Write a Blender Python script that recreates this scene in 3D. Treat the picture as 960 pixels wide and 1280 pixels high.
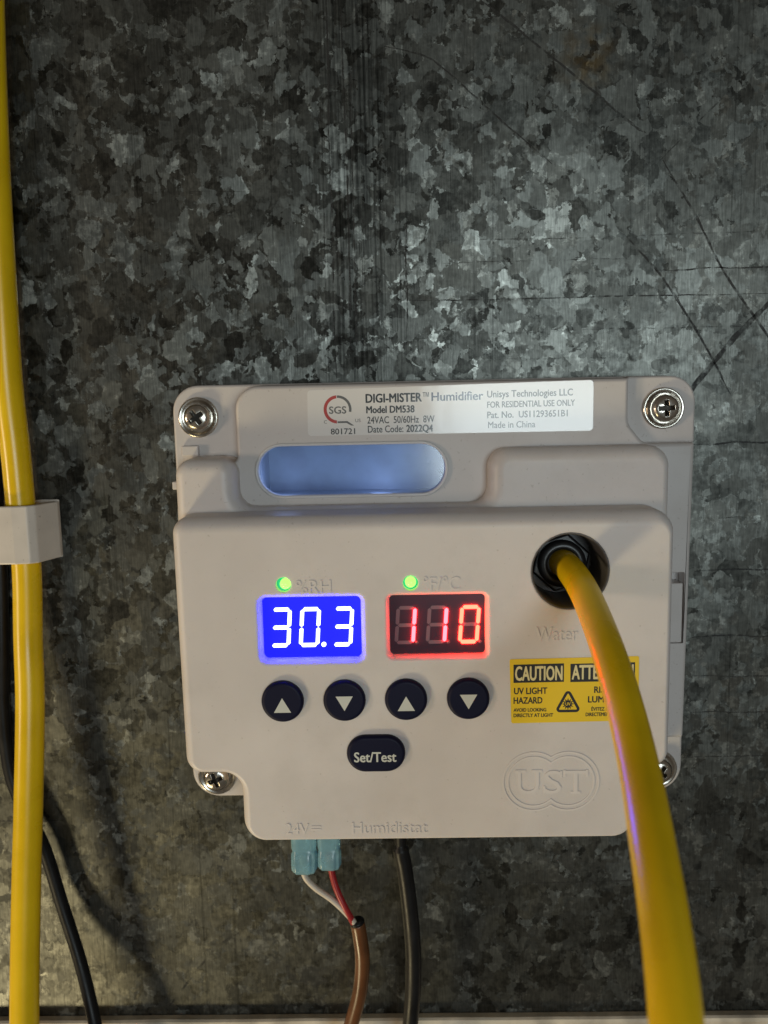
import bpy, bmesh, math, random
from math import sin, cos, pi, radians, sqrt, atan2
from mathutils import Vector, Matrix, noise
random.seed(11)
scene = bpy.context.scene
C = scene.collection
for o in list(bpy.data.objects): bpy.data.objects.remove(o)
MM = 0.001          # everything below is written in millimetres; X right, Z up, the duct wall lies in Y = 0

# ------------------------------------------------------------------ camera
cam = bpy.data.cameras.new('camera'); camo = bpy.data.objects.new('camera', cam); C.objects.link(camo)
PITCH, YAW, ROLL = radians(7.3), radians(1.0), radians(1.2)
fw = Vector((-sin(YAW)*cos(PITCH), cos(YAW)*cos(PITCH), -sin(PITCH)))
rt = fw.cross(Vector((0, 0, 1))).normalized(); up = rt.cross(fw)
r2 = rt*cos(ROLL) - up*sin(ROLL); u2 = up*cos(ROLL) + rt*sin(ROLL)
m = Matrix((r2, u2, -fw)).transposed().to_4x4(); m.translation = Vector((0, -209*MM, 0))
camo.matrix_world = m
cam.sensor_fit = 'VERTICAL'; cam.sensor_height = 24; cam.sensor_width = 18
cam.lens = 24*1000/1280
cam.clip_start = 0.005; cam.clip_end = 50
cam.dof.use_dof = True; cam.dof.focus_distance = 0.186; cam.dof.aperture_fstop = 12.0
scene.camera = camo

# ------------------------------------------------------------------ world, lamps, exposure
w = bpy.data.worlds.new('World'); scene.world = w; w.use_nodes = True
bg = w.node_tree.nodes['Background']; bg.inputs[0].default_value = (1.0, 0.87, 0.71, 1); bg.inputs[1].default_value = 0.088

def area(name, loc, target, sx, sy, watts, col):
    l = bpy.data.lights.new(name, 'AREA'); l.shape = 'RECTANGLE'; l.size = sx; l.size_y = sy
    l.energy = watts; l.color = col
    o = bpy.data.objects.new(name, l); C.objects.link(o); o.location = loc
    o.rotation_euler = (Vector(target) - Vector(loc)).to_track_quat('-Z', 'Y').to_euler()
    return o
# warm bulb of the basement, on the left
area('warm_bulb', (-1.40, -0.78, -0.14), (0, 0, -0.05), 0.20, 0.20, 5.6, (1.0, 0.78, 0.56))
# warm work lamp standing low on the left
area('warm_work_lamp', (-0.66, -0.56, -0.86), (-.02, 0, -0.12), 0.18, 0.14, 5.2, (1.0, 0.82, 0.47))
# cold tube lamp behind and right of the viewer
area('cold_tube_lamp', (0.33, -1.45, -0.03), (0.03, 0, 0), 0.50, 0.28, 4.7, (0.82, 0.96, 1.0))

scene.render.engine = 'CYCLES'
scene.view_settings.view_transform = 'Standard'; scene.view_settings.look = 'None'
scene.view_settings.exposure = 0.0; scene.view_settings.gamma = 1.0; scene.view_settings.use_curve_mapping = False

# ------------------------------------------------------------------ materials
def newmat(name):
    mt = bpy.data.materials.new(name); mt.use_nodes = True
    nt = mt.node_tree; b = nt.nodes['Principled BSDF']
    return mt, nt, b
def N(nt, typ, **kw):
    n = nt.nodes.new(typ)
    for k, v in kw.items(): setattr(n, k, v)
    return n
def plain(name, col, rough=0.5, metal=0.0, spec=0.5, bump=0.0, bscale=3000, var=0.0, vscale=60, coat=0.0, sss=0.0, trans=0.0, cbump=0.0, cbs=60):
    mt, nt, b = newmat(name); L = nt.links
    b.inputs['Base Color'].default_value = (*col, 1); b.inputs['Roughness'].default_value = rough
    b.inputs['Metallic'].default_value = metal; b.inputs['Specular IOR Level'].default_value = spec
    b.inputs['Coat Weight'].default_value = coat; b.inputs['Coat Roughness'].default_value = 0.12
    b.inputs['Transmission Weight'].default_value = trans
    if sss:
        b.inputs['Subsurface Weight'].default_value = sss; b.inputs['Subsurface Radius'].default_value = (1.0, .8, .6); b.inputs['Subsurface Scale'].default_value = 0.0015
    tc = N(nt, 'ShaderNodeTexCoord')
    if bump:
        n = N(nt, 'ShaderNodeTexNoise'); n.inputs['Scale'].default_value = bscale; n.inputs['Detail'].default_value = 2
        L.new(tc.outputs['Object'], n.inputs['Vector'])
        bp = N(nt, 'ShaderNodeBump'); bp.inputs['Strength'].default_value = bump; bp.inputs['Distance'].default_value = 0.0001
        L.new(n.outputs['Fac'], bp.inputs['Height']); L.new(bp.outputs[0], b.inputs['Normal'])
    if cbump:
        n = N(nt, 'ShaderNodeTexNoise'); n.inputs['Scale'].default_value = cbs; n.inputs['Detail'].default_value = 3
        L.new(tc.outputs['Object'], n.inputs['Vector'])
        bp = N(nt, 'ShaderNodeBump'); bp.inputs['Strength'].default_value = cbump; bp.inputs['Distance'].default_value = 0.001
        L.new(n.outputs['Fac'], bp.inputs['Height']); L.new(bp.outputs[0], b.inputs['Coat Normal'])
    if var:
        n = N(nt, 'ShaderNodeTexNoise'); n.inputs['Scale'].default_value = vscale; n.inputs['Detail'].default_value = 5
        L.new(tc.outputs['Object'], n.inputs['Vector'])
        r = N(nt, 'ShaderNodeMapRange'); r.inputs[1].default_value = .3; r.inputs[2].default_value = .7
        r.inputs[3].default_value = 1-var; r.inputs[4].default_value = 1+var*.4
        L.new(n.outputs['Fac'], r.inputs[0])
        mx = N(nt, 'ShaderNodeMix', data_type='RGBA', blend_type='MULTIPLY'); mx.inputs[0].default_value = 1
        mx.inputs[6].default_value = (*col, 1); L.new(r.outputs[0], mx.inputs[7]); L.new(mx.outputs[2], b.inputs['Base Color'])
        r3 = N(nt, 'ShaderNodeMapRange'); r3.inputs[1].default_value = .3; r3.inputs[2].default_value = .7
        r3.inputs[3].default_value = rough*.85; r3.inputs[4].default_value = min(1, rough*1.2)
        L.new(n.outputs['Fac'], r3.inputs[0]); L.new(r3.outputs[0], b.inputs['Roughness'])
    return mt
def emit(name, col, e, base=(0.02, 0.02, 0.02), rough=0.4):
    mt, nt, b = newmat(name)
    b.inputs['Base Color'].default_value = (*base, 1); b.inputs['Roughness'].default_value = rough
    b.inputs['Emission Color'].default_value = (*col, 1); b.inputs['Emission Strength'].default_value = e
    return mt

M = {}
M['plastic'] = plain('off_white_plastic', (0.74, 0.69, 0.67), .42, bump=.14, bscale=2200, var=.09, vscale=42, sss=.35)
def grime(mt, amount):
    nt = mt.node_tree; L = nt.links; b = nt.nodes['Principled BSDF']; tc = N(nt, 'ShaderNodeTexCoord')
    src = b.inputs['Base Color'].links[0].from_socket
    n1 = N(nt, 'ShaderNodeTexNoise'); n1.inputs['Scale'].default_value = 1100; n1.inputs['Detail'].default_value = 1
    L.new(tc.outputs['Object'], n1.inputs['Vector'])
    n2 = N(nt, 'ShaderNodeTexNoise'); n2.inputs['Scale'].default_value = 90; n2.inputs['Detail'].default_value = 6; n2.inputs['Roughness'].default_value = .7
    L.new(tc.outputs['Object'], n2.inputs['Vector'])
    r1 = N(nt, 'ShaderNodeMapRange'); r1.inputs[1].default_value = .70; r1.inputs[2].default_value = .78; L.new(n1.outputs['Fac'], r1.inputs[0])
    r2 = N(nt, 'ShaderNodeMapRange'); r2.inputs[1].default_value = .50; r2.inputs[2].default_value = .80; r2.inputs[4].default_value = .45; L.new(n2.outputs['Fac'], r2.inputs[0])
    mxm = N(nt, 'ShaderNodeMath', operation='MAXIMUM'); L.new(r1.outputs[0], mxm.inputs[0]); L.new(r2.outputs[0], mxm.inputs[1])
    am = N(nt, 'ShaderNodeMath', operation='MULTIPLY'); am.inputs[1].default_value = amount; L.new(mxm.outputs[0], am.inputs[0])
    mx = N(nt, 'ShaderNodeMix', data_type='RGBA'); L.new(am.outputs[0], mx.inputs[0]); L.new(src, mx.inputs[6]); mx.inputs[7].default_value = (.30, .25, .20, 1)
    L.new(mx.outputs[2], b.inputs['Base Color'])
grime(M['plastic'], .30)
M['letter'] = plain('raised_letter_plastic', (0.74, 0.69, 0.67), .45)
M['plastic_base'] = plain('grey_white_plastic', (0.66, 0.62, 0.605), .45, bump=.10, bscale=2600, var=.06, vscale=45)
M['clip'] = plain('white_clip_plastic', (0.74, 0.68, 0.62), .4, bump=.08, bscale=1500, var=.10, vscale=120)
grime(M['plastic_base'], .35)
M['button'] = plain('navy_rubber', (0.0025, 0.0035, 0.024), .5, spec=.22, bump=.12, bscale=2500)
grime(M['clip'], .45)
M['button_print'] = plain('button_print', (0.62, 0.64, 0.60), .5)
M['yellow'] = plain('yellow_tubing', (0.97, 0.63, 0.004), .28, var=.14, vscale=70, sss=.15, bump=.05, bscale=700)
M['black'] = plain('black_rubber', (0.008, 0.008, 0.009), .42, spec=.3, bump=.10, bscale=900, var=.3, vscale=200)
M['nut'] = plain('black_nylon', (0.014, 0.013, 0.014), .33, bump=.08, bscale=2000)
M['sleeve'] = plain('dark_grey_sleeve', (0.095, 0.09, 0.095), .36, bump=.08, bscale=2000)
M['white_wire'] = plain('white_wire', (0.62, 0.55, 0.47), .4)
M['red_wire'] = plain('red_wire', (0.36, 0.018, 0.022), .35)
M['brown'] = plain('brown_cable_jacket', (0.15, 0.055, 0.017), .32, var=.35, vscale=150)
M['label'] = plain('label_film', (0.76, 0.74, 0.73), .35, coat=1.0, cbump=.10, cbs=70)
M['ink'] = plain('black_ink', (0.012, 0.012, 0.014), .4, coat=1.0, cbump=.10, cbs=70)
M['ink_blue'] = plain('dark_blue_ink', (0.02, 0.03, 0.07), .4, coat=1.0, cbump=.10, cbs=70)
M['ink_red'] = plain('red_ink', (0.45, 0.04, 0.03), .4, coat=.8)
M['ink_grey'] = plain('grey_ink', (0.12, 0.12, 0.12), .4, coat=.8)
M['sticker'] = plain('yellow_sticker', (0.90, 0.62, 0.008), .45, bump=.05, bscale=900, var=.05, vscale=90)
M['sticker_ink'] = plain('sticker_black', (0.014, 0.012, 0.012), .5)
M['sticker_cream'] = plain('sticker_cream', (0.80, 0.70, 0.36), .5)
M['screw'] = plain('zinc_screw', (0.62, 0.58, 0.52), .22, metal=1, var=.25, vscale=400)
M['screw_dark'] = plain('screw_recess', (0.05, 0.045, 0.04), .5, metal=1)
M['disp_blue'] = emit('blue_display_face', (0.0002, 0.0003, 1.0), 38.0, (0.01, 0.01, 0.25), .3)
M['disp_red'] = plain('dark_display_face', (0.050, 0.014, 0.034), .28)
M['seg_white'] = emit('lit_segment_white', (0.80, 0.90, 1.0), 3.0)
M['seg_red'] = emit('lit_segment_red', (1.0, 0.011, 0.014), 48.0)
M['seg_amber'] = emit('lit_segment_amber', (1.0, 0.014, 0.0075), 42.0)
M['seg_off'] = plain('unlit_segment', (0.20, 0.12, 0.15), .4)
M['led'] = emit('green_led', (0.36, 1.0, 0.12), 1.7, (.1, .5, .15), .15)
M['led_teal'] = emit('led_hole_glow', (0.01, 0.32, 0.14), 1.0, (.02, .4, .2), .2)  # emission stands in for the LED's green light on the wall of its hole
M['chamber'] = plain('chamber_lining', (0.42, 0.49, 0.58), .35, bump=.3, bscale=300, var=.25, vscale=110)
M['rim'] = plain('window_rim_plastic', (0.72, 0.71, 0.72), .3)
M['connector'] = plain('blue_vinyl', (0.36, 0.68, 0.82), .25, trans=.5, var=.2, vscale=250)
M['mouth'] = plain('shadow_slot', (0.1, 0.09, 0.085), .6)
# clear pane
mt, nt, b = newmat('clear_pane'); nt.nodes.remove(b)
tr = N(nt, 'ShaderNodeBsdfTransparent'); tr.inputs[0].default_value = (.88, .92, .97, 1)
gl = N(nt, 'ShaderNodeBsdfGlossy'); gl.inputs['Roughness'].default_value = .12
mx = N(nt, 'ShaderNodeMixShader'); mx.inputs[0].default_value = .06
nt.links.new(tr.outputs[0], mx.inputs[1]); nt.links.new(gl.outputs[0], mx.inputs[2])
nt.links.new(mx.outputs[0], nt.nodes['Material Output'].inputs['Surface']); M['pane'] = mt

def galvanised():
    mt, nt, b = newmat('spangled_galvanised_steel'); L = nt.links
    tc = N(nt, 'ShaderNodeTexCoord'); co = tc.outputs['Object']
    def nz(scale, detail=2, vec=co, rough=.5):
        n = N(nt, 'ShaderNodeTexNoise'); n.inputs['Scale'].default_value = scale; n.inputs['Detail'].default_value = detail
        n.inputs['Roughness'].default_value = rough; L.new(vec, n.inputs['Vector']); return n
    def vm(op, a, bb=None, s=None):
        n = N(nt, 'ShaderNodeVectorMath', operation=op)
        if hasattr(a, 'links'): L.new(a, n.inputs[0])
        else: n.inputs[0].default_value = a
        if bb is not None:
            if hasattr(bb, 'links'): L.new(bb, n.inputs[1])
            else: n.inputs[1].default_value = bb
        if s is not None: n.inputs['Scale'].default_value = s
        return n.outputs[0]
    def ma(op, a, bb=None, c=None, clamp=False):
        n = N(nt, 'ShaderNodeMath', operation=op, use_clamp=clamp)
        for i, v in enumerate((a, bb, c)):
            if v is None: continue
            if hasattr(v, 'links'): L.new(v, n.inputs[i])
            else: n.inputs[i].default_value = v
        return n.outputs[0]
    def rng(v, a, bb, c, d, clamp=True):
        n = N(nt, 'ShaderNodeMapRange', clamp=clamp); L.new(v, n.inputs[0])
        for i, q in enumerate((a, bb, c, d)): n.inputs[i+1].default_value = q
        return n.outputs[0]
    # warped crystal cells of three sizes
    w1 = vm('SCALE', vm('SUBTRACT', nz(210, 2).outputs['Color'], (.5, .5, .5)), s=0.0070)
    w2 = vm('SCALE', vm('SUBTRACT', nz(900, 1).outputs['Color'], (.5, .5, .5)), s=0.0013)
    w3 = vm('SCALE', vm('SUBTRACT', nz(2600, 2).outputs['Color'], (.5, .5, .5)), s=0.0011)
    wc = vm('ADD', vm('ADD', vm('ADD', co, w1), w2), w3)
    wc = vm('MULTIPLY', wc, (1, 1, .84))
    def vor(scale, off):
        v = N(nt, 'ShaderNodeTexVoronoi', feature='F1'); v.inputs['Scale'].default_value = scale
        L.new(vm('ADD', wc, off), v.inputs['Vector']); return v
    v1 = vor(235, (0, 0, 0)); v2 = vor(390, (.3, .1, .2)); v3 = vor(760, (.7, .2, .1)); v4 = vor(120, (.15, .4, .6))
    s4 = N(nt, 'ShaderNodeSeparateColor'); L.new(v4.outputs['Color'], s4.inputs[0])
    s1 = N(nt, 'ShaderNodeSeparateColor'); L.new(v1.outputs['Color'], s1.inputs[0])
    s2 = N(nt, 'ShaderNodeSeparateColor'); L.new(v2.outputs['Color'], s2.inputs[0])
    pick = rng(s1.outputs['Blue'], .42, .50, 0, 1)
    pick3 = rng(s2.outputs['Blue'], .72, .78, 0, 1)
    mc = N(nt, 'ShaderNodeMix', data_type='RGBA'); L.new(pick, mc.inputs[0]); L.new(v1.outputs['Color'], mc.inputs[6]); L.new(v2.outputs['Color'], mc.inputs[7])
    mc2 = N(nt, 'ShaderNodeMix', data_type='RGBA'); L.new(ma('MULTIPLY', pick, pick3), mc2.inputs[0]); L.new(mc.outputs[2], mc2.inputs[6]); L.new(v3.outputs['Color'], mc2.inputs[7])
    cell = mc2.outputs[2]
    sc = N(nt, 'ShaderNodeSeparateColor'); L.new(cell, sc.inputs[0])
    # crystal brightness, mottled inside each crystal
    mot = nz(520, 4, rough=.65).outputs['Fac']
    cv = ma('ADD', ma('MULTIPLY', sc.outputs['Red'], .80), ma('MULTIPLY', s4.outputs['Red'], .22))
    cv = ma('ADD', cv, rng(mot, .25, .75, -.32, .32), clamp=True)
    ramp = N(nt, 'ShaderNodeValToRGB'); L.new(cv, ramp.inputs[0])
    e = ramp.color_ramp.elements; e[0].position = 0; e[0].color = (.050, .050, .050, 1); e[1].position = 1; e[1].color = (.36, .36, .36, 1)
    for p, v in ((.20, .086), (.38, .126), (.62, .160), (.86, .205)):
        q = ramp.color_ramp.elements.new(p); q.color = (v, v, v, 1)
    # feathery vertical rolling grain inside the crystals
    gr = nz(1, 4, vm('MULTIPLY', co, (2600, 2600, 260)))
    g = rng(gr.outputs['Fac'], .3, .7, .74, 1.22)
    cloud = rng(nz(22, 4).outputs['Fac'], .3, .7, .72, 1.18)      # dirt in patches
    # rubbed, dirtier strip that runs down the sheet
    sx = N(nt, 'ShaderNodeSeparateXYZ'); L.new(co, sx.inputs[0])
    band = rng(ma('ABSOLUTE', ma('SUBTRACT', sx.outputs['X'], -0.0095)), .003, .017, .9, 0)
    band = ma('MULTIPLY', band, rng(sx.outputs['Z'], -.02, .02, 0, 1))
    st = nz(1, 3, vm('MULTIPLY', co, (1500, 1500, 22)))
    st2 = rng(st.outputs['Fac'], .34, .64, .16, .92)
    streak = ma('ADD', ma('MULTIPLY', band, st2), ma('SUBTRACT', 1, band))
    lines = rng(nz(1, 1, vm('MULTIPLY', co, (900, 900, 9))).outputs['Fac'], .66, .72, 1, .72)
    val = N(nt, 'ShaderNodeMix', data_type='RGBA', blend_type='MULTIPLY'); val.inputs[0].default_value = 1
    L.new(ramp.outputs[0], val.inputs[6])
    k = ma('MULTIPLY', ma('MULTIPLY', g, cloud), ma('MULTIPLY', streak, lines))
    L.new(k, val.inputs[7])
    tint = N(nt, 'ShaderNodeMix', data_type='RGBA', blend_type='MULTIPLY'); tint.inputs[0].default_value = 1
    L.new(val.outputs[2], tint.inputs[6]); tint.inputs[7].default_value = (.82, .84, .77, 1)
    # brown stain spots
    sp = N(nt, 'ShaderNodeVectorMath', operation='DISTANCE'); L.new(co, sp.inputs[0]); sp.inputs[1].default_value = (.048, 0, .085)
    spm = ma('MULTIPLY', rng(sp.outputs['Value'], .002, .010, .75, 0), rng(nz(260, 3).outputs['Fac'], .4, .6, 0, 1))
    stn = N(nt, 'ShaderNodeMix', data_type='RGBA'); L.new(spm, stn.inputs[0]); L.new(tint.outputs[2], stn.inputs[6]); stn.inputs[7].default_value = (.10, .062, .02, 1)
    L.new(stn.outputs[2], b.inputs['Base Color'])
    b.inputs['Metallic'].default_value = .95
    L.new(rng(sc.outputs['Green'], 0, 1, .32, .50), b.inputs['Roughness'])
    # each crystal tilts the light its own way
    geo = N(nt, 'ShaderNodeNewGeometry')
    tilt = vm('SCALE', vm('SUBTRACT', cell, (.5, .5, .5)), s=.16)
    bp = N(nt, 'ShaderNodeBump'); bp.inputs['Strength'].default_value = .25; bp.inputs['Distance'].default_value = .0001
    L.new(gr.outputs['Fac'], bp.inputs['Height'])
    nn = vm('NORMALIZE', vm('ADD', bp.outputs[0], tilt)); L.new(nn, b.inputs['Normal'])
    return mt
M['steel'] = galvanised()
def scratch_mat():
    mt, nt, b = newmat('dark_scratch'); L = nt.links
    b.inputs['Base Color'].default_value = (.022, .022, .022, 1); b.inputs['Roughness'].default_value = .6
    tc = N(nt, 'ShaderNodeTexCoord'); n = N(nt, 'ShaderNodeTexNoise'); n.inputs['Scale'].default_value = 420; n.inputs['Detail'].default_value = 4
    L.new(tc.outputs['Object'], n.inputs['Vector'])
    r = N(nt, 'ShaderNodeMapRange'); r.inputs[1].default_value = .38; r.inputs[2].default_value = .56; r.inputs[3].default_value = .10; r.inputs[4].default_value = .82
    L.new(n.outputs['Fac'], r.inputs[0]); L.new(r.outputs[0], b.inputs['Alpha'])
    return mt
M['scratch'] = scratch_mat()
def faint_mat():
    mt = M['scratch'].copy(); mt.name = 'faint_scratch'
    for n in mt.node_tree.nodes:
        if n.type == 'MAP_RANGE': n.inputs[1].default_value = .44; n.inputs[2].default_value = .64; n.inputs[3].default_value = .0; n.inputs[4].default_value = .6
    return mt
M['faint'] = faint_mat()

# ------------------------------------------------------------------ mesh helpers
def V(x, d, z): return (x*MM, -d*MM, z*MM)
def link(name, bm, mat, parent=None, smooth=True, recalc=False):
    if recalc: bmesh.ops.recalc_face_normals(bm, faces=bm.faces[:])
    me = bpy.data.meshes.new(name); bm.to_mesh(me); bm.free()
    if isinstance(mat, (list, tuple)):
        for q in mat: me.materials.append(M[q])
    else: me.materials.append(M[mat])
    o = bpy.data.objects.new(name, me); C.objects.link(o)
    if parent: o.parent = parent
    return o
def tag(o, label=None, cat=None, group=None, kind=None):
    if label: o['label'] = label
    if cat: o['category'] = cat
    if group: o['group'] = group
    if kind: o['kind'] = kind
    return o
def empty(name, label, cat, group=None, loc=(0, 0, 0)):
    o = bpy.data.objects.new(name, None); C.objects.link(o); o.empty_display_size = .01; o.location = loc
    return tag(o, label, cat, group)

def offs(P, t, es=None):
    """inset of a CCW polygon [(x,z,r[,e])]; each edge may move by its own share e"""
    n = len(P); out = []
    for i in range(n):
        a, b_, c = P[i-1], P[i], P[(i+1) % n]
        e1 = a[3] if len(a) > 3 else 1; e2 = b_[3] if len(b_) > 3 else 1
        d1 = Vector((b_[0]-a[0], b_[1]-a[1])).normalized(); d2 = Vector((c[0]-b_[0], c[1]-b_[1])).normalized()
        n1 = Vector((-d1.y, d1.x)); n2 = Vector((-d2.y, d2.x))
        cr = d1.x*d2.y - d1.y*d2.x
        p = Vector((b_[0], b_[1]))
        if abs(cr) < 1e-4: q = p + n1*t*e1
        else:
            A = p + n1*t*e1; B = p + n2*t*e2
            s = ((B-A).x*d2.y - (B-A).y*d2.x)/cr
            q = A + d1*s
        r = b_[2] - t*(e1+e2)/2*(1 if cr > 0 else -1)
        out.append((q.x, q.y, max(r, .02)) + tuple(b_[3:]))
    return out
def rounded(P, seg=8):
    n = len(P); out = []
    for i in range(n):
        a, b_, c = P[i-1], P[i], P[(i+1) % n]
        p = Vector((b_[0], b_[1])); d1 = (p - Vector((a[0], a[1]))).normalized(); d2 = (Vector((c[0], c[1])) - p).normalized()
        cr = d1.x*d2.y - d1.y*d2.x; dt = max(-1, min(1, d1.dot(d2))); th = math.acos(dt)
        r = b_[2]
        if th < .02:
            out += [(p.x, p.y)]*1; continue
        tl = r*math.tan(th/2)
        s = p - d1*tl; sg = 1 if cr > 0 else -1
        cen = s + Vector((-d1.y, d1.x))*r*sg
        v0 = s - cen
        for k in range(seg+1):
            an = th*k/seg*sg
            out.append((cen.x + v0.x*cos(an) - v0.y*sin(an), cen.y + v0.x*sin(an) + v0.y*cos(an)))
    return out
def rect(x0, x1, z0, z1, r): return [(x0, z0, r), (x1, z0, r), (x1, z1, r), (x0, z1, r)]
def ngon(cx, cz, R, n, r=.01, a0=0): return [(cx+R*cos(a0+2*pi*k/n), cz+R*sin(a0+2*pi*k/n), r) for k in range(n)]
def ring(bm, P, d): return [bm.verts.new(V(x, d, z)) for x, z in P]
def bridge(bm, A, B, smooth=True, mi=0):
    n = len(A)
    for i in range(n):
        f = bm.faces.new((A[i], A[(i+1) % n], B[(i+1) % n], B[i])); f.smooth = smooth; f.material_index = mi
def slab(bm, P, d0, d1, bev=0, draft=0, holes=(), seg=8, bseg=7, back=True, mi=0):
    rings = []; h = d1-bev-d0
    rings.append(ring(bm, rounded(P, seg), d0))
    rings.append(ring(bm, rounded(offs(P, draft*h), seg), d1-bev))
    if bev:
        for k in range(1, bseg+1):
            a = k/bseg*pi/2
            rings.append(ring(bm, rounded(offs(P, draft*h + bev*(1-cos(a))), seg), d1-bev+bev*sin(a)))
    for a, b_ in zip(rings, rings[1:]): bridge(bm, a, b_, mi=mi)
    if back:
        f = bm.faces.new(list(reversed(rings[0]))); f.smooth = False; f.material_index = mi
    top = rings[-1]
    def edges_of(l):
        es = []
        for i in range(len(l)):
            e = bm.edges.get((l[i], l[(i+1) % len(l)])) or bm.edges.new((l[i], l[(i+1) % len(l)])); es.append(e)
        return es
    if not holes:
        f = bm.faces.new(top); f.smooth = False; f.material_index = mi
        return
    es = edges_of(top)
    for hd in holes:
        HP, depth, hb = hd[0], hd[1], hd[2]; sg = hd[4] if len(hd) > 4 else seg
        hr = []
        if hb < 0:                                  # funnel-shaped edge
            for q_, dz_ in ((1.25, 0), (1.0, -.03), (.75, -.14), (.5, -.38), (.28, -.75), (.1, -1.2), (0, -1.6)):
                hr.append(ring(bm, rounded(offs(HP, hb*q_), sg), d1-hb*dz_))
        elif hb:
            for k in range(5):
                a = k/4*pi/2
                hr.append(ring(bm, rounded(offs(HP, -hb*(1-sin(a))), sg), d1 - hb*(1-cos(a))))
        else: hr.append(ring(bm, rounded(HP, sg), d1))
        hr.append(ring(bm, rounded(HP, sg), d1-depth))
        for a, b_ in zip(hr, hr[1:]): bridge(bm, a, b_, mi=mi)
        if hd[3]:
            f = bm.faces.new(hr[-1]); f.smooth = False; f.material_index = mi
        es += edges_of(hr[0])
    g = bmesh.ops.triangle_fill(bm, edges=es, use_beauty=True, use_dissolve=False)
    for f in g['geom']:
        if isinstance(f, bmesh.types.BMFace):
            f.normal_update(); f.smooth = False; f.material_index = mi
            if f.normal.y > 0: f.normal_flip()
def slab_obj(name, P, d0, d1, mat, parent, **kw):
    bm = bmesh.new(); slab(bm, P, d0, d1, **kw); return link(name, bm, mat, parent)
def lathe(name, cx, cz, prof, mat, parent, n=40):
    """prof = [(radius, depth)] from the back to the front"""
    bm = bmesh.new(); prev = None
    for r, d in prof:
        cur = [bm.verts.new(V(cx+r*cos(2*pi*k/n), d, cz+r*sin(2*pi*k/n))) for k in range(n)] if r > .001 else None
        if prev is not None:
            if cur: bridge(bm, prev, cur)
            else:
                c = bm.verts.new(V(cx, d, cz))
                for k in range(n): f = bm.faces.new((prev[k], prev[(k+1) % n], c)); f.smooth = True
        prev = cur
    return link(name, bm, mat, parent)
def spline(pts, sub=10):
    P = [Vector(p) for p in pts]; out = []
    E_ = [P[0]*2-P[1]] + P + [P[-1]*2-P[-2]]
    for i in range(1, len(E_)-2):
        p0, p1, p2, p3 = E_[i-1:i+3]
        for k in range(sub):
            t = k/sub
            out.append(.5*((2*p1) + (p2-p0)*t + (2*p0-5*p1+4*p2-p3)*t*t + (3*p1-p0-3*p2+p3)*t**3))
    out.append(P[-1]); return out
def tube(name, pts, rad, mat, parent=None, n=28, sub=10, flat=1.0):
    """pts in (x, d, z) mm; rad one number or a function of 0..1"""
    Q = spline(pts, sub); Q = [Vector((q.x, -q.y, q.z)) for q in Q]
    bm = bmesh.new(); prev = None; nrm = None
    for i, q in enumerate(Q):
        t = (Q[min(i+1, len(Q)-1)] - Q[max(i-1, 0)]).normalized()
        if nrm is None:
            nrm = t.cross(Vector((0, 0, 1)) if abs(t.z) < .9 else Vector((1, 0, 0))).normalized()
        nrm = (nrm - t*nrm.dot(t)).normalized(); bn = t.cross(nrm)
        R = rad(i/(len(Q)-1)) if callable(rad) else rad
        cur = [bm.verts.new((q + (nrm*cos(2*pi*k/n) + bn*sin(2*pi*k/n)*flat)*R)*MM) for k in range(n)]
        if prev: bridge(bm, prev, cur)
        else: bm.faces.new(list(reversed(cur)))
        prev = cur
    bm.faces.new(prev)
    bmesh.ops.recalc_face_normals(bm, faces=bm.faces[:])
    return link(name, bm, mat, parent)
def text(parent, body, x0, x1, z, cap, d, mat, name='lettering', bold=0.0, raise_=0.0, shear=0.0, bev=0.0, rot=0.0):
    """lettering between x0 and x1 on baseline z with capital height cap (mm), printed at depth d"""
    cu = bpy.data.curves.new('t', 'FONT'); cu.body = body; cu.resolution_u = 3; cu.shear = shear
    if raise_: cu.extrude = .5
    to = bpy.data.objects.new('t', cu); C.objects.link(to)
    dg = bpy.context.evaluated_depsgraph_get(); dg.update()
    me = bpy.data.meshes.new_from_object(to.evaluated_get(dg))
    bpy.data.objects.remove(to); bpy.data.curves.remove(cu)
    bm = bmesh.new(); bm.from_mesh(me)
    if bold and not raise_:                         # heavier strokes: the outline laid down again a hair to each side
        for k, (sx_, sy_) in enumerate(((1, .3), (-1, -.3), (.5, -.6), (-.5, .6))):
            n0 = len(bm.verts); bm.from_mesh(me); bm.verts.ensure_lookup_table()
            for v in bm.verts[n0:]: v.co += Vector((sx_*bold, sy_*bold, .0015*(k+1)))
    bpy.data.meshes.remove(me)
    xs = [v.co.x for v in bm.verts]; a, b_ = min(xs), max(xs)
    CAP = .69; kx = (x1-x0)/(b_-a)
    for v in bm.verts:
        x = (v.co.x-a)*kx; y = v.co.y/CAP*cap
        dd = (v.co.z+.5)*raise_ if raise_ else v.co.z
        v.co = V(x0 + x*cos(rot) - y*sin(rot), d + dd, z + y*cos(rot) + x*sin(rot))
    if not raise_:
        for f in bm.faces:
            f.normal_update()
            if f.normal.y > 0: f.normal_flip()
    for f in bm.faces: f.smooth = False
    me = bpy.data.meshes.new(name); bm.to_mesh(me); bm.free(); me.materials.append(M[mat])
    o = bpy.data.objects.new(name, me); C.objects.link(o); o.parent = parent
    return o
def flatpoly(bm, P, d, mi=0):
    f = bm.faces.new([bm.verts.new(V(x, d, z)) for x, z in P]); f.normal_update(); f.material_index = mi
    if f.normal.y > 0: f.normal_flip()

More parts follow.
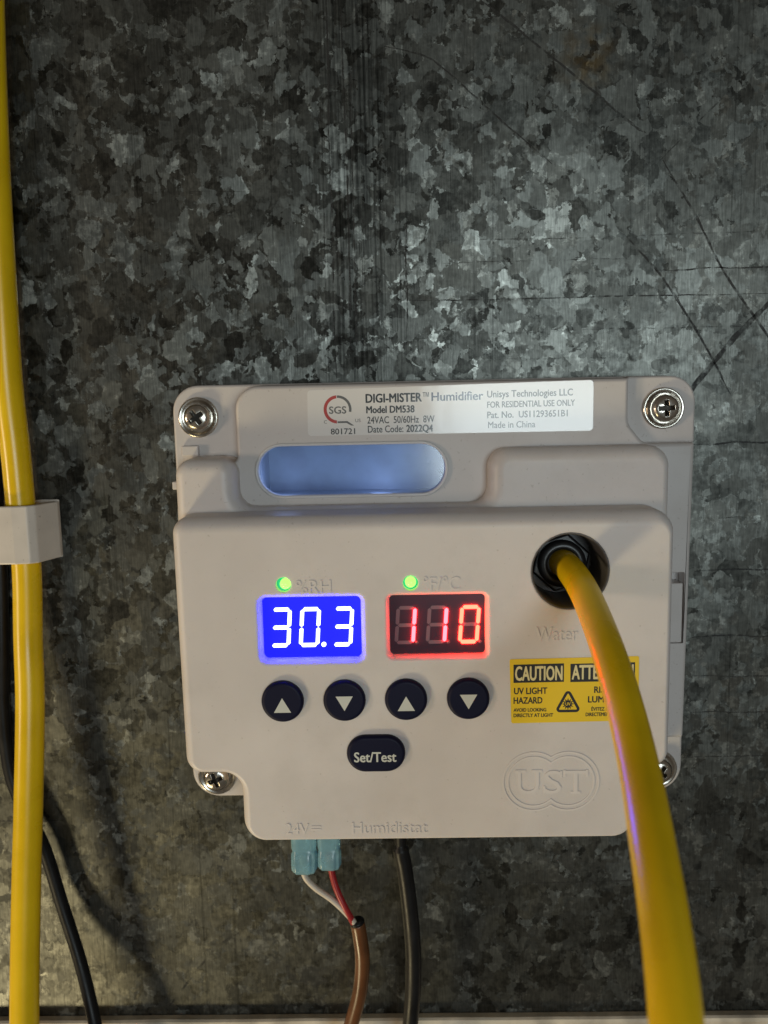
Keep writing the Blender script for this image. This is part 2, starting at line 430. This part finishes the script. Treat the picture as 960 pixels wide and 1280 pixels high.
# ------------------------------------------------------------------ the setting: sheet-metal duct wall and its flange
bm = bmesh.new()
X0, X1, Z0, Z1 = -420, 420, -330, 420
hx0, hx1, hz0, hz1 = -36, 14, -23, -6      # opening in the duct behind the window
xs = [X0, hx0, hx1, X1]; zs = [Z0, hz0, hz1, Z1]
g = [[bm.verts.new(V(x, 0, z)) for z in zs] for x in xs]
for i in range(3):
    for j in range(3):
        if i == 1 and j == 1: continue
        bm.faces.new((g[i][j], g[i+1][j], g[i+1][j+1], g[i][j+1]))
wall = tag(link('wall', bm, 'steel'), kind='structure')
def scratch(pts, wid, mat='scratch', name='scratch', seedv=0):
    Q = spline([(p[0], 0, p[1]) for p in pts], 8); bm = bmesh.new(); prev = None
    for i, q in enumerate(Q):
        t = (Q[min(i+1, len(Q)-1)] - Q[max(i-1, 0)]).normalized(); nn = Vector((-t.z, 0, t.x))
        u = i/(len(Q)-1); ww = wid*(.35+.65*min(1, 6*u, 6*(1-u)))*(.75+.5*random.random())/2*.72
        q = q + nn*random.uniform(-.08, .08)
        a = bm.verts.new(V(q.x+nn.x*ww, .025, q.z+nn.z*ww)); b_ = bm.verts.new(V(q.x-nn.x*ww, .025, q.z-nn.z*ww))
        if prev: bm.faces.new((prev[0], prev[1], b_, a))
        prev = (a, b_)
    return link(name, bm, mat, wall)
scratch([(22, 98.5), (30, 92.5), (46.7, 79.2), (59.6, 68.6), (63, 66.5)], .75)
scratch([(-1.3, 88.4), (8.5, 85.8), (14.3, 81.9), (26.1, 71.4), (40, 59.7)], .6)
scratch([(67.3, 60), (75.9, 46.4), (83.3, 32.6), (95, 16.5), (104, 5)], .8)
scratch([(58.7, 41.9), (68.3, 31), (78.9, 14.9), (86, 2)], .8)
scratch([(104, 33), (95.4, 25), (86.9, 16.7), (76, 3.5), (74, 0)], 1.7)
scratch([(92, 84), (77.2, 70), (63.8, 57.2)], .4, 'faint')
scratch([(50, 92), (51.5, 84)], .5, 'faint')
for z, xa, xb, s in ((42, 6, 96, .4), (36.5, 10, 62, .3), (27.2, 1, 98, .45), (19, 20, 100, .3), (12, 22, 60, .3), (33.5, 66, 100, .5), (-10.5, 76, 105, .7), (-43.8, 78, 108, .6),
                     (-62, 78, 108, .6), (-73, 78, 108, .5), (-83, 78, 108, .45), (-95.5, 76, 110, .45), (-131.8, 30, 112, .45), (-145, -2, 60, .3), (-150, 66, 112, .3), (-112, -125, -95, .55), (-30, 78, 108, .3), (55, -60, 0, .25)):
    scratch([(xa + (xb-xa)*k/5, z + random.uniform(-.35, .35)) for k in range(6)], s, 'faint' if s < .42 else 'scratch')
scratch([(-46.9, -145.9), (-55, -152), (-68.7, -169.3)], .9, 'faint')
scratch([(-103, -134), (-96, -142)], .6, 'faint')
for x, za, zb, s in ((-15.2, 108, 8, .55), (-14.0, 60, 10, .35), (-11.3, 100, 14, .6), (-9.6, 84, 8, .5), (-7.9, 46, 8, .35), (3.2, 50, 18, .5), (0.8, 34, 8, .3), (-17.2, 70, 6, .3)):
    scratch([(x + random.uniform(-.25, .25), za + (zb-za)*k/5) for k in range(6)], s, 'scratch' if s > .4 else 'faint')
# flange of the duct under everything
M['ledge'] = plain('bare_flange_steel', (0.72, 0.64, 0.52), .5, metal=.2, var=.45, vscale=110, bump=.3, bscale=400)
bm = bmesh.new()
n = 60; rows = []
for i in range(n+1):
    x = X0 + (X1-X0)*i/n; jz = noise.noise(Vector((x*.05, 3, 0)))*.25
    rows.append([bm.verts.new(V(x, .2, -300)), bm.verts.new(V(x, .2, -171.4+jz*.3)), bm.verts.new(V(x, 2.2, -171.2+jz)), bm.verts.new(V(x, 2.8, -171.6+jz)), bm.verts.new(V(x, 3.0, -172.6+jz)), bm.verts.new(V(x, 3.0, -300))])
for a, b_ in zip(rows, rows[1:]):
    for k in range(5): bm.faces.new((a[k], a[k+1], b_[k+1], b_[k]))
link('ledge', bm, 'ledge', None, recalc=True)
tag(bpy.data.objects['ledge'], kind='structure')

# ------------------------------------------------------------------ humidifier
hum = empty('humidifier', 'off white wall humidifier with blue and red number displays and five navy buttons', 'humidifier', None, V(8, 0, -102))
bpy.context.view_layer.update()
HP = Vector(V(8, 0, -102))
def sub_parent_fix():
    for o in bpy.data.objects:
        if o.parent is hum: o.matrix_parent_inverse = Matrix.Translation(-HP)
# back housing: corner tabs, label plate, side strip
bm = bmesh.new()
slab(bm, [(-55.7, -101.3, 7), (73.2, -101.3, 7), (73.2, 6.9, 6.5), (-55.9, 6.9, 6.5)], .4, 8, bev=.7, back=False, holes=[(rect(-34.8, 12.8, -21.6, -7.2, 1), 7.6, 0, False)])
win = [(-34.0, -20.5, 6.0), (11.8, -20.5, 6.0), (11.8, -8.4, 6.0), (-34.0, -8.4, 6.0)]
slot = rect(66.6, 70.5, -59.4, -41.4, .3)
slab(bm, [(-52, -84.5, 2), (71.6, -84.5, 1), (72.4, -9.2, .5), (60, -9.2, 3.5), (56.3, -4.5, 4), (56.3, 6.6, .8), (-39.3, 6.6, 6), (-39.3, -12, 2), (-52, -14, 2)], 7.9, 14, bev=1.0, draft=.06, back=False,
     holes=[(win, 1.7, .4, False), (slot, 4, .15, True, 3)])
slab(bm, [(56.0, -9.6, 1), (72.9, -9.6, .6), (72.9, 6.7, 6.2), (56.0, 6.7, 1)], 7.9, 11.4, bev=.6)
housing = link('housing', bm, 'plastic_base', hum)
# little snaps on the left edge
for z0, z1, x in ((-18.6, -16.6, -55.6), (-27, -23.2, -54.6), (-62, -58, -53.2)):
    slab_obj('snap', rect(x, x+3, z0, z1, .3), 8, 13, 'plastic_base', housing, bev=.3)
slab_obj('snap', rect(-53.8, -49.6, -10.6, -8.0, .3), 7.9, 9.5, 'plastic_base', housing, bev=.3)
slab_obj('latch', rect(66.3, 70.0, -59.1, -44.0, .4), 10.2, 14.5, 'plastic_base', housing, bev=.3)

# front cover: shelf with the window notch and the deep front
cov = bmesh.new()
slab(cov, [(-53.2, -84, 2, .6), (64.6, -84, 2, .6), (64.6, -9.4, 5), (21.7, -9.4, 5), (21.7, -22.6, 4), (-38.4, -22.6, 4), (-38.4, -10.6, 4), (-53.4, -10.6, 4.2, .8)],
     8.1, 20.5, bev=3.2, draft=.03, holes=[(ngon(38.9, -37.3, 9.4, 16, 2.0), 11, 0, False, 2)])
disp_b = rect(-31.9, -9.0, -57.1, -42.6, 1.2); disp_r = rect(-2.4, 19.7, -56.7, -42.5, 1.0)
WX, WZ = 38.9, -37.3
holes = [(disp_b, 2.6, -1.2, False), (disp_r, 2.6, -1.0, False), (ngon(WX, WZ, 8.75, 24, 2.0), 14, .5, True, 2),
         (ngon(-26.5, -39.3, 1.75, 16, .3), 2.2, .15, True, 1), (ngon(2.6, -39.4, 1.75, 16, .3), 2.2, .15, True, 1)]
slab(cov, [(-51.9, -85.2, 4.5, .45), (-38.7, -85.2, 4.2, .6), (-38.7, -102.2, 5.5, .3), (55.7, -102.2, 6, .6), (55.7, -85.2, 4, .6), (62.9, -85.2, 4.5, .5), (62.9, -23.2, 5.5, 1.0), (-52.3, -23.2, 4.0, .7)],
     8.2, 30, bev=3.4, draft=.025, holes=holes, bseg=9)
cover = link('front_cover', cov, 'plastic', hum)
FR = 30.0
text(cover, '%RH', -23.7, -15.6, -41.4, 3.1, FR-.02, 'letter', raise_=.16)
text(cover, '°F/°C', 5.4, 13.8, -41.2, 3.1, FR-.02, 'letter', raise_=.16)
text(cover, 'Water', 31.2, 40.7, -53.5, 3.3, FR-.02, 'letter', raise_=.16, bold=.01)
text(cover, '24V', -28.2, -22.6, -99.9, 2.7, FR-.02, 'letter', raise_=.16)
bm = bmesh.new()
slab(bm, rect(-22.0, -19.7, -98.2, -97.9, .05), FR-.02, FR+.12, seg=2); slab(bm, rect(-22.0, -19.7, -98.9, -98.6, .05), FR-.02, FR+.12, seg=2)
link('direct_current_mark', bm, 'letter', cover)
text(cover, 'Humidistat', -12.3, 5.6, -99.9, 2.8, FR-.02, 'letter', raise_=.16, bold=.01)
# raised emblem: two joined rings round three serif letters
def two_rings(R, dx=4.05, cx=34.75, cz=-87.5, n=44):
    a = math.acos(dx/R); pts = []
    for s in (1, -1):
        for k in range(n+1):
            th = (-(pi-a) + 2*(pi-a)*k/n) + (0 if s == 1 else pi)
            pts.append((cx + s*dx + R*cos(th), cz + R*sin(th)))
    return pts
bm = bmesh.new()
for Ro, Ri in ((7.35, 6.95), (6.25, 5.85)):
    A = two_rings(Ro); B = two_rings(Ri)
    a0 = ring(bm, A, FR-.02); a1 = ring(bm, A, FR+.11); b1 = ring(bm, B, FR+.11); b0 = ring(bm, B, FR-.02)
    for p, q in ((a0, a1), (a1, b1), (b1, b0)): bridge(bm, p, q, False)
link('emblem_ring', bm, 'letter', cover, recalc=True)
for ch, xa, xb in (('U', 26.9, 32.0), ('S', 33.2, 37.2), ('T', 37.9, 43.2)):
    text(cover, ch, xa, xb, -90.4, 5.6, FR-.02, 'letter', 'emblem_letter', raise_=.16, bold=.03)
bm = bmesh.new()
for xa, xb, za, zb in ((26.3, 28.9, -85.2, -84.6), (30.2, 32.7, -85.2, -84.6), (39.4, 41.7, -90.6, -90.0), (37.6, 38.2, -86.4, -84.7), (42.9, 43.5, -86.4, -84.7), (36.9, 37.4, -86.6, -84.9), (33.0, 33.5, -90.2, -88.6)):
    slab(bm, rect(xa, xb, za, zb, .05), FR-.02, FR+.12, seg=2)
link('emblem_serif', bm, 'letter', cover)

# window: rim, chamber behind, clear pane, lamp inside
bm = bmesh.new()
ro = offs(win, -.75); ri = offs(win, .02)
A = rounded(ro, 12); A2 = rounded(offs(win, -.45), 12); B = rounded(offs(win, -.02), 12)
l = [ring(bm, A, 13.9), ring(bm, A, 14.35), ring(bm, A2, 14.75), ring(bm, B, 14.6), ring(bm, rounded(ri, 12), 12.0)]
for p, q in zip(l, l[1:]): bridge(bm, p, q)
window = link('window', bm, 'rim', hum)
# chamber: straight-sided box that runs through the duct opening
bm = bmesh.new()
c0 = rect(-34.6, 12.6, -21.4, -7.4, 1.0); 
l = [ring(bm, rounded(c0, 4), 12.4), ring(bm, rounded(c0, 4), -7)]
n_ = len(l[0])
for i in range(n_):
    f = bm.faces.new((l[0][(i+1) % n_], l[0][i], l[1][i], l[1][(i+1) % n_])); f.smooth = False
f = bm.faces.new(l[1]); f.smooth = False
for f in bm.faces: f.smooth = False
link('chamber', bm, 'chamber', window)
slab_obj('pane', offs(win, -.05), 11.6, 12.3, 'pane', window, bev=.05, bseg=2)
def lamp(name, x, d, z, e, col, r=.003):
    li = bpy.data.lights.new(name, 'POINT'); li.energy = e; li.color = col; li.shadow_soft_size = r
    o = bpy.data.objects.new(name, li); C.objects.link(o); o.location = V(x, d, z); return o
lamp('ultraviolet_lamp', -4.0, 5.0, -20.6, .0030, (.42, .56, 1.0))
lamp('ultraviolet_lamp', -29.0, 6.0, -16.5, .0010, (.42, .55, 1.0))
lamp('ultraviolet_lamp', -12.0, 6.0, -8.6, .0004, (.44, .57, 1.0))

# displays
SEG = {'0': 'abcdef', '1': 'bc', '3': 'abcdg'}
def digit(parent, ch, x0, z0, wd, ht, d, lit, off, t=.84, sl=.075):
    g_ = .13; h2 = ht/2; q = t/2
    def hexh(cz):
        xa, xb = q+g_, wd-q-g_
        return [(xa, cz), (xa+q*.8, cz-q), (xb-q*.8, cz-q), (xb, cz), (xb-q*.8, cz+q), (xa+q*.8, cz+q)]
    def hexv(cx, za, zb):
        za += g_; zb -= g_
        return [(cx, za), (cx+q, za+q*.8), (cx+q, zb-q*.8), (cx, zb), (cx-q, zb-q*.8), (cx-q, za+q*.8)]
    S_ = {'a': hexh(ht-q), 'g': hexh(h2), 'd': hexh(q), 'f': hexv(q, h2, ht-q), 'b': hexv(wd-q, h2, ht-q), 'e': hexv(q, q, h2), 'c': hexv(wd-q, q, h2)}
    for k in 'abcdefg':
        on = k in SEG[ch]
        if not on and off is None: continue
        P = [(x0 + x + sl*z, z0 + z, .06) for x, z in S_[k]]
        bm = bmesh.new(); slab(bm, P, d-.05, d+(.35 if on else .04), seg=1, bev=0)
        link('segment', bm, lit if on else off, parent)
DD = 27.7
bd = slab_obj('display', rect(-32.6, -8.4, -57.8, -41.9, .4), 22, DD, 'disp_blue', hum)
tag(bd, 'blue display reading 30.3 in white digits')
for ch, x in (('3', -30.5), ('0', -23.7), ('3', -16.0)): digit(bd, ch, x, -54.6, 4.75, 9.4, DD, 'seg_white', None)
lathe('decimal_point', -17.85, -54.1, [(.55, DD-.02), (.55, DD+.3), (0, DD+.3)], 'seg_white', bd, 16)
rd = slab_obj('display', rect(-3.0, 20.3, -57.4, -41.8, .4), 22, DD, 'disp_red', hum)
tag(rd, 'dark display reading 110 in red digits')
for ch, x, lit in (('1', -1.4, 'seg_red'), ('1', 5.9, 'seg_red'), ('0', 13.4, 'seg_amber')): digit(rd, ch, x, -54.4, 4.75, 9.1, DD, lit, 'seg_off')
for x in (3.9, 11.2, 18.6):
    lathe('decimal_point', x, -54.0, [(.42, DD-.02), (.42, DD+.04), (0, DD+.04)], 'seg_off', rd, 14)
# indicator lights
for x, z, ox in ((-26.5, -39.3, .35), (2.6, -39.4, 0)):
    ld = lathe('indicator_light', x, z, [(1.72, 28.0), (1.72, 28.4), (1.2, 28.55), (0, 28.6)], 'led_teal', hum, 24)
    lathe('lens', x+ox, z+.08, [(1.28, 28.4), (1.25, 29.4), (1.05, 30.0), (.7, 30.35), (.35, 30.5), (0, 30.55)], 'led', ld, 24)
# buttons
def button(P, h, sym):
    bt = slab_obj('button', P, 27, FR+h, 'button', hum, bev=.9, bseg=6, seg=10)
    return bt
for i, x in enumerate((-27.6, -13.2, 1.1, 15.5)):
    z = -66.8
    bt = button(ngon(x, z, 4.95, 30, 4.0), 1.3, None)
    cx, cz = x*1.0, z-.9
    bm = bmesh.new(); s = 1 if i % 2 == 0 else -1; cz += .2 if s > 0 else .4
    flatpoly(bm, [(cx-2.0*s, cz-1.75*s), (cx+2.0*s, cz-1.75*s), (cx, cz+1.75*s)], FR+1.33)
    link('arrow', bm, 'button_print', bt)
    tag(bt, ('button with upward arrow' if s > 0 else 'button with downward arrow') + (' under the blue display' if i < 2 else ' under the red display'))
bt = button(rect(-13.0, .7, -84.2, -75.3, 4.4), 1.3, None)
tag(bt, 'wide oval Set/Test button')
text(bt, 'Set/Test', -11.3, -1.4, -81.5, 2.35, FR+1.33, 'button_print', bold=.025)

# screws
def cross(cx, cz, L_, w_, a):
    P = [(w_, w_), (w_, L_), (-w_, L_), (-w_, w_), (-L_, w_), (-L_, -w_), (-w_, -w_), (-w_, -L_), (w_, -L_), (w_, -w_), (L_, -w_), (L_, w_)]
    return [(cx + x*cos(a)-z*sin(a), cz + x*sin(a)+z*cos(a), .12) for x, z in P]
def screw(cx, cz, d, a):
    s = lathe('screw', cx, cz, [(5.0, d-.2), (5.05, d+.5), (4.9, d+.95), (4.6, d+1.05), (4.1, d+.75), (3.6, d+.55), (3.3, d+.6)], 'screw', hum, 48)
    bm = bmesh.new()
    slab(bm, ngon(cx, cz, 3.45, 16, 1.2), d+.3, d+2.7, bev=1.1, bseg=6, seg=3, holes=[(cross(cx, cz, 1.95, .52, a), 1.7, .12, True, 2)])
    for v in bm.verts:                              # slightly domed head
        rr = sqrt((v.co.x/MM-cx)**2 + (v.co.z/MM-cz)**2)
        if v.co.y < -(d+1.2)*MM: v.co.y -= .7*(1-(rr/3.45)**2)*MM
    for f in bm.faces: f.smooth = True
    hd = link('screw_head', bm, 'screw', s); hd.data.set_sharp_from_angle(angle=radians(40))
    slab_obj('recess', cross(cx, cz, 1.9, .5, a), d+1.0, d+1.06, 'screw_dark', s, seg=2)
screw(-49.4, -1.0, 8, radians(35)); screw(65.0, -1.1, 11.4, radians(3)); screw(-49.1, -95.3, 8, radians(20)); screw(66.8, -94.8, 8, radians(55))

# water inlet: dark sleeve, hex nut, collet
sl = lathe('inlet_sleeve', WX, WZ, [(8.0, 16.2), (8.05, 17), (8.35, 29.0), (8.6, 29.9), (8.85, 30.02), (8.95, 29.9)], 'sleeve', hum, 48)
nut = slab_obj('inlet_nut', ngon(WX, WZ, 7.3, 6, .5, radians(18)), 16.1, 20.0, 'nut', hum, bev=.6, seg=3, bseg=3)
lathe('collet', WX, WZ, [(5.7, 19.9), (5.7, 21.0), (5.3, 21.7), (4.4, 21.9), (3.6, 21.8), (3.4, 20.5)], 'nut', nut, 36)
lathe('floor_disc', WX, WZ, [(8.3, 16.15), (0, 16.15)], 'sleeve', sl, 36)

# rating label
LB = [(-21.5, -6.0, .9), (47.5, -6.1, .9), (47.5, 6.0, .9), (-21.3, 5.0, .9)]
lab = slab_obj('rating_label', LB, 13.98, 14.06, 'label', hum, seg=5)
LD = 14.085; tl = radians(.25)
text(lab, 'DIGI-MISTER', -7.3, 6.3, 1.7, 2.05, LD, 'ink', bold=.035, rot=tl)
text(lab, '™', 6.5, 8.0, 1.95, 1.9, LD, 'ink', rot=tl)
text(lab, 'Humidifier', 8.6, 21.1, 1.8, 2.05, LD, 'ink_blue', bold=.02, rot=tl)
text(lab, 'Model DM538', -7.2, 4.5, -.8, 1.65, LD, 'ink', bold=.035)
text(lab, '24VAC  50/60Hz  8W', -7.0, 9.3, -3.3, 1.65, LD, 'ink', bold=.012)
text(lab, 'Date Code:', -6.9, 1.7, -5.5, 1.65, LD, 'ink', bold=.012)
text(lab, '2022Q4', 2.4, 8.9, -5.5, 1.65, LD, 'ink', bold=.035)
text(lab, 'Unisys Technologies LLC', 22, 42.6, 2.35, 1.6, LD, 'ink_grey', bold=.02, rot=tl)
text(lab, 'FOR RESIDENTIAL USE ONLY', 22, 43.1, -.1, 1.45, LD, 'ink_grey', bold=.02, rot=tl)
text(lab, 'Pat. No.  US11293651B1', 22, 41.4, -2.6, 1.55, LD, 'ink_grey', bold=.02, rot=tl)
text(lab, 'Made in China', 22.2, 33.6, -5.0, 1.55, LD, 'ink_grey', bold=.01)
text(lab, 'SGS', -16.2, -12.0, -.75, 1.7, LD, 'ink_grey', bold=.02)
text(lab, '801721', -15.9, -10.0, -5.75, 1.4, LD, 'ink', bold=.012)
text(lab, 'C', -17.5, -16.8, -3.1, .8, LD, 'ink_grey'); text(lab, 'US', -9.9, -8.6, -2.9, .8, LD, 'ink_grey')
def arc(bm, cx, cz, R0, R1, a0, a1, d, n=20):
    for k in range(n):
        u0, u1 = k/n, (k+1)/n; A0 = a0+(a1-a0)*u0; A1 = a0+(a1-a0)*u1
        w0 = R0*(1-.0); 
        flatpoly(bm, [(cx+R0*cos(A0), cz+R0*sin(A0)), (cx+R1*cos(A0), cz+R1*sin(A0)), (cx+R1*cos(A1), cz+R1*sin(A1)), (cx+R0*cos(A1), cz+R0*sin(A1))], d)
bm = bmesh.new(); arc(bm, -14.1, .25, 2.65, 3.4, radians(95), radians(265), LD); link('emblem_arc', bm, 'ink_red', lab)
bm = bmesh.new(); arc(bm, -14.1, .25, 2.75, 3.35, radians(92), radians(-12), LD)
flatpoly(bm, [(-14.2, -3.05), (-14.2, -2.6), (-11.8, -2.6), (-10.2, -3.7), (-10.9, -3.7), (-12.0, -3.05)], LD); link('emblem_arc', bm, 'ink_grey', lab)

# caution sticker
st = slab_obj('warning_sticker', [(25.5, -73.1, .4), (54.9, -72.8, .4), (54.8, -57.4, .4), (25.1, -57.7, .4)], 29.98, 30.06, 'sticker', hum, seg=4)
SD = 30.085
for a, b_ in ((26.0, 37.6), (39.1, 53.9)):
    bm = bmesh.new(); flatpoly(bm, [(a, -63.35), (b_, -63.25), (b_, -58.85), (a, -59.0)], SD); link('black_bar', bm, 'sticker_ink', st)
text(st, 'CAUTION', 26.35, 37.3, -62.75, 3.3, SD+.02, 'sticker_cream', bold=.035)
text(st, 'ATTENTION', 39.4, 53.6, -62.65, 3.3, SD+.02, 'sticker_cream', bold=.035)
text(st, 'UV LIGHT', 26.1, 33.8, -66.05, 1.5, SD, 'sticker_ink', bold=.03)
text(st, 'HAZARD', 26.0, 32.7, -68.35, 1.5, SD, 'sticker_ink', bold=.03)
text(st, 'AVOID LOOKING', 26.0, 33.6, -70.3, .82, SD, 'sticker_ink', bold=.035)
text(st, 'DIRECTLY AT LIGHT', 26.0, 35.2, -71.6, .82, SD, 'sticker_ink', bold=.035)
text(st, 'RISQUE', 44.6, 50.8, -66.0, 1.5, SD, 'sticker_ink', bold=.03)
text(st, 'LUMIÈRE UV', 43.2, 53.8, -68.3, 1.5, SD, 'sticker_ink', bold=.03)
text(st, 'ÉVITEZ DE REGARDER', 44.0, 53.8, -70.3, .82, SD, 'sticker_ink', bold=.035)
text(st, 'DIRECTEMENT LA LUMIÈRE', 42.7, 53.8, -71.6, .82, SD, 'sticker_ink', bold=.035)
bm = bmesh.new()
T = [(35.4, -70.6, .8), (41.8, -70.6, .8), (38.6, -64.6, .8)]
o_ = rounded(T, 6); i_ = rounded(offs(T, .62), 6)
for k in range(len(o_)):
    k2 = (k+1) % len(o_); flatpoly(bm, [o_[k], o_[k2], i_[k2], i_[k]], SD)
link('warning_triangle', bm, 'sticker_ink', st)
bm = bmesh.new(); P = []
for k in range(24):
    R = 1.45 if k % 2 == 0 else .8; P.append((38.6 + R*cos(2*pi*k/24), -68.6 + R*sin(2*pi*k/24)))
flatpoly(bm, P, SD); link('sunburst', bm, 'sticker_ink', st)
text(st, 'UV', 38.0, 39.2, -68.95, .75, SD+.02, 'sticker', bold=.02)
sub_parent_fix()

# ------------------------------------------------------------------ tubes and cables
tag(tube('water_tube', [(38.9, 17, -37.2), (39.6, 24, -37.6), (40.4, 34, -39.8), (40.6, 45, -43.2), (40.3, 58, -47.6), (39.6, 72, -53.2), (38.2, 86, -58.9), (35.9, 100, -63.2), (34.2, 111, -68.3), (32.9, 119, -74.4), (31.9, 124, -82), (31, 127, -95), (30, 128, -115)],
     3.3, 'yellow', n=36), 'yellow plastic water tube bending out of the humidifier inlet nut', 'tube')
tag(tube('supply_tube', [(-90, 8, 160), (-93.5, 6, 127), (-95.4, 5.6, 98.6), (-97, 5.6, 62.3), (-97.7, 5.6, 30), (-98, 5.6, 8), (-97.4, 5.6, -8), (-97.2, 5.6, -20), (-96.9, 5.6, -39), (-97.6, 6.4, -58), (-97.4, 8.6, -74.8), (-98.2, 12.5, -102), (-98.9, 15, -119.4), (-99.6, 20.5, -154), (-99.2, 24.5, -181), (-98, 29, -220)],
     3.6, 'yellow', n=36), 'yellow plastic tube running down the wall through the white clip', 'tube')
# clip
bm = bmesh.new()
def extrude_prof(bm, prof, z0f, z1f):
    a = [bm.verts.new(V(x, d, z0f(x))) for x, d in prof]; b_ = [bm.verts.new(V(x, d, z1f(x))) for x, d in prof]
    n = len(prof)
    for i in range(n): bm.faces.new((a[i], a[(i+1) % n], b_[(i+1) % n], b_[i]))
    bm.faces.new(a); bm.faces.new(list(reversed(b_)))
prof = [(-122, .1), (-122, 9.4), (-120, 11.2), (-97.0, 11.3), (-93.4, 10.8), (-91.8, 9.4), (-89.4, 1.6), (-89.4, .1)]
inner = [(-90.8, .1), (-91.0, 2.0), (-93.0, 8.6), (-94.0, 9.6), (-97.0, 10.2), (-119, 10.1), (-120.5, 9.0), (-120.5, .1)]
extrude_prof(bm, prof + inner, lambda x: -37.0, lambda x: -22.2)
clip = link('wall_clip', bm, 'clip', recalc=True)
bv = clip.modifiers.new('soft_edges', 'BEVEL'); bv.width = .00035; bv.segments = 2; bv.limit_method = 'ANGLE'
tag(clip, 'white plastic clip holding the yellow tube against the wall', 'clip')
bm = bmesh.new(); slab(bm, rect(-122.5, -89.5, -37.2, -21.8, .3), .03, .1, seg=2); link('adhesive_pad', bm, 'clip', clip)
tag(tube('power_cord', [(-101, 3.0, 60), (-104.4, 1.85, 20), (-105.2, 1.85, -16), (-105.6, 1.85, -38), (-106.6, 2.4, -59), (-107.9, 2.4, -77), (-107.4, 2.6, -95), (-104.1, 3, -106.5), (-99.2, 3.5, -118), (-95.3, 4, -134), (-90.5, 6, -150), (-86.3, 9.6, -164), (-82.5, 13.5, -182), (-79, 17, -220)], 1.75, 'black', n=20),
    'thin black cord passing behind the yellow tube on the wall', 'cord')
# transformer cable with two blue crimp connectors
cab = empty('transformer_cable', 'brown two wire cable with red and white leads in blue crimp connectors', 'cable', None, V(-14, 14, -135))
CP = Vector(V(-14, 14, -135))
kids = []
kids.append(tube('cable_jacket', [(-12.7, 14, -133.6), (-12.2, 14, -137), (-11.6, 14, -144), (-12.4, 14, -153), (-15, 14, -163), (-18.5, 15, -173), (-22, 17, -190), (-24, 18, -220)], lambda u: 1.95 - .25*max(0, 1-u*40), 'brown', cab, n=20))
kids.append(tube('jacket_end', [(-12.95, 14, -132.9), (-12.75, 14, -133.6), (-12.5, 14, -134.5)], lambda u: 2.02 - .5*(2*u-1)**2, 'black', cab, n=20))
kids.append(tube('white_lead', [(-26.4, 14, -115), (-26.2, 14, -120.2), (-23.6, 14.2, -123.6), (-19.2, 14.6, -126.8), (-15.8, 15.0, -130), (-13.6, 14.9, -133), (-12.8, 14.2, -136)], .8, 'white_wire', cab, n=14))
kids.append(tube('red_lead', [(-19.6, 14, -114), (-19.0, 14, -119.5), (-17.8, 14.6, -124), (-15.6, 15.2, -129), (-13.8, 14.8, -133), (-12.9, 13.8, -136)], .85, 'red_wire', cab, n=14))
def connector(cx, zb, wid):
    bm = bmesh.new(); prev = None; n = 64
    prof = [(-106, 1.0, .62), (-109.5, 1.0, .62), (-112.2, .98, .64), (-113.0, .90, .70), (-113.6, .98, .8), (zb+2, 1.0, .85), (zb+.7, .98, .86), (zb, .86, .8), (zb-.05, .55, .5), (zb+1.5, .48, .45)]
    for z, a, b_ in prof:
        cur = []
        for k in range(n):
            t = 2*pi*k/n; ex = .62
            cx_ = abs(cos(t))**ex*(1 if cos(t) > 0 else -1); sy = abs(sin(t))**ex*(1 if sin(t) > 0 else -1)
            rb = 1 + (.035*cos(9*t) if z < -113.2 else 0)
            cur.append(bm.verts.new(V(cx + wid/2*a*cx_*rb, 14 + wid/2*b_*sy*rb, z)))
        if prev: bridge(bm, prev, cur)
        prev = cur
    bm.faces.new(prev)
    return link('crimp_connector', bm, 'connector', cab, recalc=True)
kids.append(connector(-26.0, -118.6, 6.7)); kids.append(connector(-19.5, -117.7, 6.1))
for k in kids: k.matrix_parent_inverse = Matrix.Translation(-CP)
sen = tube('sensor_cable', [(-1.0, 14, -104), (-.9, 14, -113), (-.2, 14, -117.5), (.6, 14, -124), (1.4, 14, -133), (1.9, 14, -143), (1.6, 14, -154), (.4, 14.5, -166), (-1.4, 16, -180), (-4, 18, -215)], lambda u: 1.45 if u < .11 else 2.1, 'black', n=20, sub=12)
tag(sen, 'thick black sensor cable hanging from the underside of the humidifier', 'cable')
